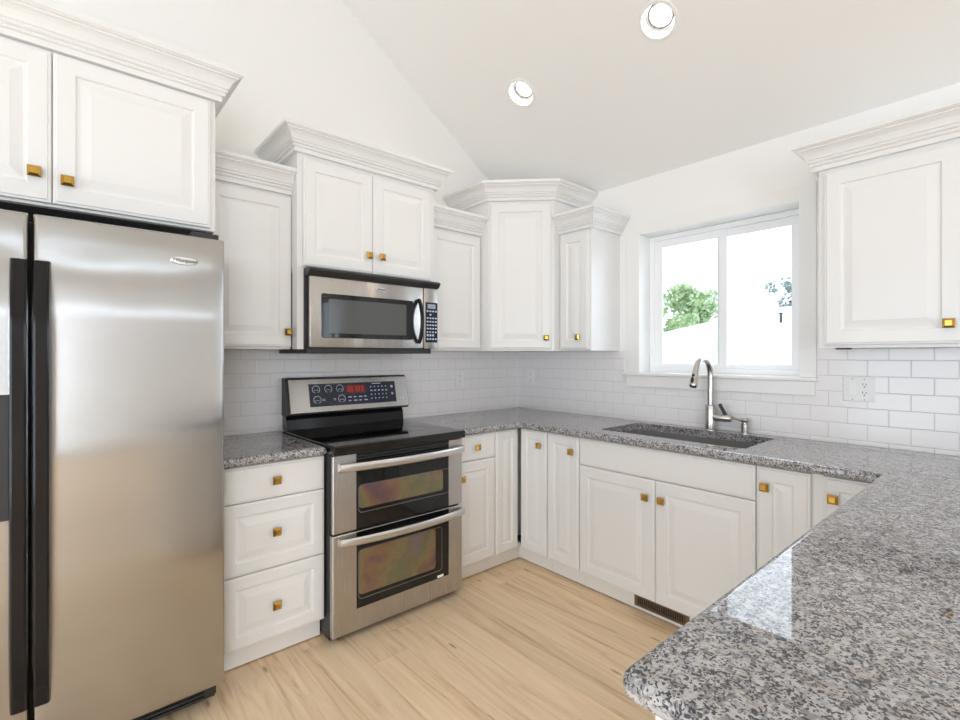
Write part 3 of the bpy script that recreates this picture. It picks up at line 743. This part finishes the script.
for k, a in enumerate((-1.548, -1.530, -1.500, -1.482, -1.460)):   # lit segments of the clock
    for q in ((0, .012, .141, .1435), (0, .012, .128, .1305), (0, .012, .115, .1175), (.0095, .012, .1175, .141)):
        box(bm, lambda u, v, z: tilt(u, v, z), a + q[0], a + q[1], .0059, .0062, q[2], q[3])
link('digits', bm, REDDIG, pn)
for uu, hh in ((-1.742, .136), (-1.668, .136), (-1.597, .136), (-1.738, .075), (-1.590, .075)):
    bm = bmesh.new(); n = 22; r0, r1 = .0200, .0232
    ro = [(math.cos(math.radians(-50 + 280 * i / n)), math.sin(math.radians(-50 + 280 * i / n))) for i in range(n + 1)]
    for (c0, s0), (c1, s1) in zip(ro, ro[1:]):
        q = [(uu + r0 * c0, hh + r0 * s0), (uu + r1 * c0, hh + r1 * s0), (uu + r1 * c1, hh + r1 * s1), (uu + r0 * c1, hh + r0 * s1)]
        bm.faces.new([bm.verts.new(tilt(a, .0055, b_)) for a, b_ in q])
    for dx_ in (-.009, 0, .009): box(bm, TF, uu + dx_ - .0025, uu + dx_ + .0025, .0053, .0056, hh - .006, hh - .002)
    box(bm, TF, uu - .012, uu - .006, .0053, .0056, hh - .019, hh - .016); box(bm, TF, uu + .006, uu + .012, .0053, .0056, hh - .019, hh - .016)
    link('dial_mark', bm, MARK, pn)
bm = bmesh.new()
for uu in (-1.700, -1.635):
    bm = bmesh.new()
    for hh in (.078, .070): box(bm, TF, uu - .006, uu + .008, .0053, .0056, hh - .002, hh + .0015)
    link('element_mark', bm, MARK, pn)
bm = bmesh.new()
for r_, hh in enumerate((.079, .057)):
    for k in range(4): box(bm, TF, -1.548 + k * .034, -1.548 + k * .034 + (.016 if (k + r_) % 2 else .022), .0053, .0056, hh, hh + .006)
link('status_print', bm, MARK, pn); bm = bmesh.new()
for r_ in range(4):
    for k in range(5): box(bm, TF, -1.398 + k * .026, -1.398 + k * .026 + (.007 if r_ != 1 else .012), .0053, .0056, .135 - r_ * .024, .135 - r_ * .024 + .007)
link('keypad_print', bm, MARK, pn); bm = bmesh.new()
for hh in (.128, .083): link('icon_print', bx(TF, -1.254, -1.240, .0053, .0056, hh, hh + .014), MARK, pn)
box(bm, TF, -1.385, -1.325, .0053, .0056, .156, .160)
link('header_print', bm, MARK, pn)
bm = bmesh.new()
for uu in (-1.196, -1.176): box(bm, TF, uu, uu + .012, .0041, .0046, .048, .064)
link('corner_legend', bm, MARK, cf)

BORDER = mat('grey_glass_print', (0.10, 0.10, 0.10), 0.15)
def oven(z0, z1, g0, g1, w0, w1, hz, wu1, low):
    bm = bmesh.new()
    if low: prism(bm, rect(R0 + .003, z0, R1 - .002, z1), [rect(-1.794, g0, -1.248, z1 - .002)], lambda a, b_, h: FL(a, h, b_), [(0, .657), (0, .687), (.003, .690)], [(0, .657), (0, .690)])
    else: box(bm, FL, R0 + .004, R1 - .003, .657, .672, z0 + .001, z1 - .001)
    d = link('oven_door', bm, STEEL if low else BLACKM, t)
    if not low:
        for a, b_ in ((R0 + .003, -1.794), (-1.248, R1 - .002)): link('side_panel', bx(FL, a, b_, .6725, .690, z0, z1, bev=.003), STEEL, d)
    bm = bmesh.new(); box(bm, FL, -1.7935, -1.2485, .657 if low else .6725, .6875, g0 + .0005, g1 - .0025)
    link('black_glass', bm, BGLASS, d)
    if not low:
        bm = bmesh.new()
        for k in range(3): box(bm, FL, -1.7935, -1.2485, .6876, .6895, g1 - .012 - k * .014, g1 - .005 - k * .014)
        link('vent_slats', bm, BLACKM, d)
    gl = d
    bm = bmesh.new(); prism(bm, rrect(-1.780, w0, wu1, w1, .018), [], lambda a, b_, h: FL(a, h, b_), [(0, .6876), (0, .6880)])
    link('window', bm, OVEN, gl)
    bm = bmesh.new(); prism(bm, rrect(-1.784, w0 - .022, wu1 + .045, w1 + .004, .02), [rrect(-1.7795, w0 - .0175, wu1 + .0405, w1 - .0005, .016)], lambda a, b_, h: FL(a, h, b_), [(0, .6876), (0, .6879)])
    link('window_border', bm, BORDER, gl)
    if low: link('sticker', bx(FL, -1.323, -1.283, .6881, .6884, .139, .152), WHITEPL, gl)
    bm = bmesh.new(); n = 24; pts = []
    for i in range(n + 1):
        q = i / n; u = -1.877 + .725 * q
        pts.append(FL(u, .700 + .042 * (1 - (2 * q - 1) ** 2) ** .8, hz))
    tube(bm, pts, 0, 14, flat=[(.0195, .010)] * (n + 1), up=(0, 0, 1)); link('handle', bm, STEELH, d, smooth=50)
    for u in (-1.866, -1.163): link('handle_mount', bx(FL, u - .009, u + .009, .6901, .704, hz - .012, hz + .012), STEELH, d)
oven(.512, .872, .512, .866, .607, .716, .815, -1.285, False)
oven(.034, .502, .137, .502, .196, .408, .468, -1.335, True)

t.location.y += .008

# ------------------------------------------------------------------ outlets and switch
def plate(lbl, F, u, z, w_, parts, cat='outlet'):
    t = thing('outlet', tuple(F(u, .0095, z)), lbl, cat)
    bm = bmesh.new(); prism(bm, rrect(u - w_ / 2, z - .0575, u + w_ / 2, z + .0575, .004), [], lambda a, b_, h: F(a, h, b_), [(0, .0093), (0, .013), (.003, .015)])
    link('plate', bm, WHITEPL, t)
    for kind, du in parts:
        uc = u + du
        if kind == 'switch':
            bm = bmesh.new(); box(bm, F, uc - .0165, uc + .0165, .0151, .0168, z - .033, z + .033, bev=.0006); s_ = link('switch_frame', bm, WHITEPL, t)
            bm = bmesh.new(); rings(bm, [[F(a, .0169, z - .030), F(a, .0169, z + .030), F(a, .0180, z + .030), F(a, .0215, z - .030)] for a in (uc - .0145, uc + .0145)]); link('rocker', bm, TRIM, s_)
        else:
            for dz_ in (.0195, -.0195):
                bm = bmesh.new(); prism(bm, rrect(uc - .0165, z + dz_ - .0145, uc + .0165, z + dz_ + .0145, .008), [], lambda a, b_, h: F(a, h, b_), [(0, .0151), (0, .0172)]); r_ = link('receptacle', bm, TRIM, t)
                bm = bmesh.new()
                for a, h_ in ((-.0065, .005), (.0065, .004)): box(bm, F, uc + a - .0013, uc + a + .0013, .0173, .0176, z + dz_ + .001, z + dz_ + .001 + h_ * 1.8)
                box(bm, F, uc - .0027, uc + .0027, .0173, .0176, z + dz_ - .0095, z + dz_ - .0045); link('slots', bm, DARKSLOT, r_)
        for dz_ in (.048, -.048): link('screw', bx(F, uc - .0018, uc + .0018, .0151, .0156, z + dz_ - .0018, z + dz_ + .0018), MARKD, t)
    return t
plate('white double plate with switch and outlet under the right wall cabinet', FB, 2.2555, 1.1755, .122, [('switch', -.024), ('outlet', .022)])
plate('small white outlet on the tile near the corner below the slim cabinet', FB, .154, 1.166, .072, [('outlet', 0)])
plate('small white outlet on the tile right of the stove', FL, -.624, 1.163, .072, [('outlet', 0)])

# ------------------------------------------------------------------ recessed ceiling lights
RIM = mat('lamp_rim_grey', (0.03, 0.03, 0.03), 0.6)
def can(x, s, lbl, power):
    base = FC(x, s, 0)
    t = thing('recessed_light', tuple(base), lbl, 'ceiling light', 'recessed ceiling lights')
    G = lambda a, b_, h: FC(x + a, s + b_, h)
    bm = bmesh.new(); prism(bm, circ(0, 0, .096, 40), [circ(0, 0, .078, 40)], G, [(.004, -.0045), (0, -.0015), (0, -.0003)], [(0, -.0045), (0, -.0003)]); link('trim_ring', bm, TRIM, t, smooth=30)
    bm = bmesh.new(); prism(bm, circ(0, 0, .081, 40), [circ(0, 0, .0775, 40)], G, [(0, .0003), (.006, .062)], [(0, .0003), (-.006, .062)]); link('baffle', bm, TRIM, t, smooth=40)
    bm = bmesh.new(); prism(bm, circ(0, 0, .0545, 40), [], G, [(0, .050), (.004, .060)]); link('lens', bm, LENS, t)
    bm = bmesh.new(); prism(bm, circ(0, 0, .0615, 40), [circ(0, 0, .0547, 40)], G, [(0, .043), (0, .060)]); link('lens_rim', bm, RIM, t)
    l = bpy.data.lights.new('lamp', 'AREA'); l.shape = 'DISK'; l.size = .10; l.energy = power; l.color = (1, .86, .68)
    o = bpy.data.objects.new('lamp', l); COL.objects.link(o); o.parent = t; o.location = FC(x, s, .047) - base
    o.rotation_euler = (math.atan(K) * -1, 0, 0) 
    return t
for (x, s), lb in zip(CANS, ('lit recessed light in the sloped ceiling, nearest in view', 'lit recessed light in the sloped ceiling above the corner cabinet')):
    can(x, s, lb, CAN_POWER)

# ------------------------------------------------------------------ outdoors
bm = bmesh.new(); box(bm, FW, -60, 60, .4, 90, -.7, -.5); o = link('yard', bm, GROUND, None, (0, 0, -.5)); o['kind'] = 'structure'
for nm, a in (('yard', (-60, 60, -60, YB - .4)), ('yard', (XR + .4, 60, YB - .3, .39))):
    bm = bmesh.new(); box(bm, FW, a[0], a[1], a[2], a[3], -.7, -.5); o = link(nm, bm, GROUND, None, (0, 0, -.5)); o['kind'] = 'structure'
def tree(loc, h, r, m, lbl, n, leaf):
    t = thing('tree', loc, lbl, 'tree')
    x, y, z = loc
    bm = bmesh.new(); tube(bm, [(x, y, z), (x + .1, y, z + h * .3), (x - .05, y + .1, z + h * .62)], [.16, .12, .06], 10); link('trunk', bm, BARK, t, smooth=60)
    bm = bmesh.new()
    cl = [(Vector((random.gauss(0, .42), random.gauss(0, .42), random.uniform(-.75, .85))), random.uniform(.25, .5)) for _ in range(26)]
    for k in range(n):
        c_, cr = random.choice(cl)
        d_ = Vector((random.gauss(0, 1), random.gauss(0, 1), random.gauss(0, 1))).normalized() * cr * random.uniform(.5, 1)
        p = Vector((x, y, z + h * .66)) + (c_ + d_) * r
        a = Vector((random.gauss(0, 1), random.gauss(0, 1), random.gauss(0, 1))).normalized(); b_ = a.orthogonal().normalized()
        s_ = leaf * random.uniform(.6, 1.3)
        v = [bm.verts.new(p + q) for q in (a * s_, b_ * s_ * .5, -a * s_, -b_ * s_ * .5)]
        bm.faces.new(v)
    o = link('foliage', bm, m, t); o['kind'] = 'stuff'
    return t
tree((-5.40, 14.2, -.5), 5.0, 1.05, LEAF, 'bright green tree beyond the left window pane', 2600, .11)
tree((-3.75, 20.0, -.5), 6.4, .72, LEAF2, 'small distant tree at the right edge of the window', 500, .12)
t = thing('neighbor_house', (0, 10, -.5), 'pale house with hipped roof outside the window', 'house')
link('walls', bx(FW, -3.9, 4.2, 8.7, 11.9, -.4995, 1.62), SIDING, t)
bm = bmesh.new()
A = [Vector(p) for p in ((-4.3, 8.3, 1.62), (4.6, 8.3, 1.62), (4.6, 12.3, 1.62), (-4.3, 12.3, 1.62))]
lo = [bm.verts.new(p) for p in A]; hi = [bm.verts.new(p + Vector((0, 0, .09))) for p in A]
r0 = bm.verts.new((-1.5, 10.3, 2.52)); r1 = bm.verts.new((1.9, 10.3, 2.52))
bm.faces.new(lo[::-1])
for i in range(4): bm.faces.new((lo[i], lo[(i + 1) % 4], hi[(i + 1) % 4], hi[i]))
for q in ((hi[0], hi[1], r1, r0), (hi[1], hi[2], r1), (hi[2], hi[3], r0, r1), (hi[3], hi[0], r0)): bm.faces.new(q)
rf = link('roof', bm, ROOFM, t)
bm = bmesh.new(); lathe(bm, [(.025, 2.06), (.025, 2.25), (.045, 2.255), (.045, 2.275)], (-.85, 9.0, 0), seg=14); link('vent_pipe', bm, CASE, rf, smooth=40)
for o in bpy.data.objects:
    if '_b' in o: del o['_b']
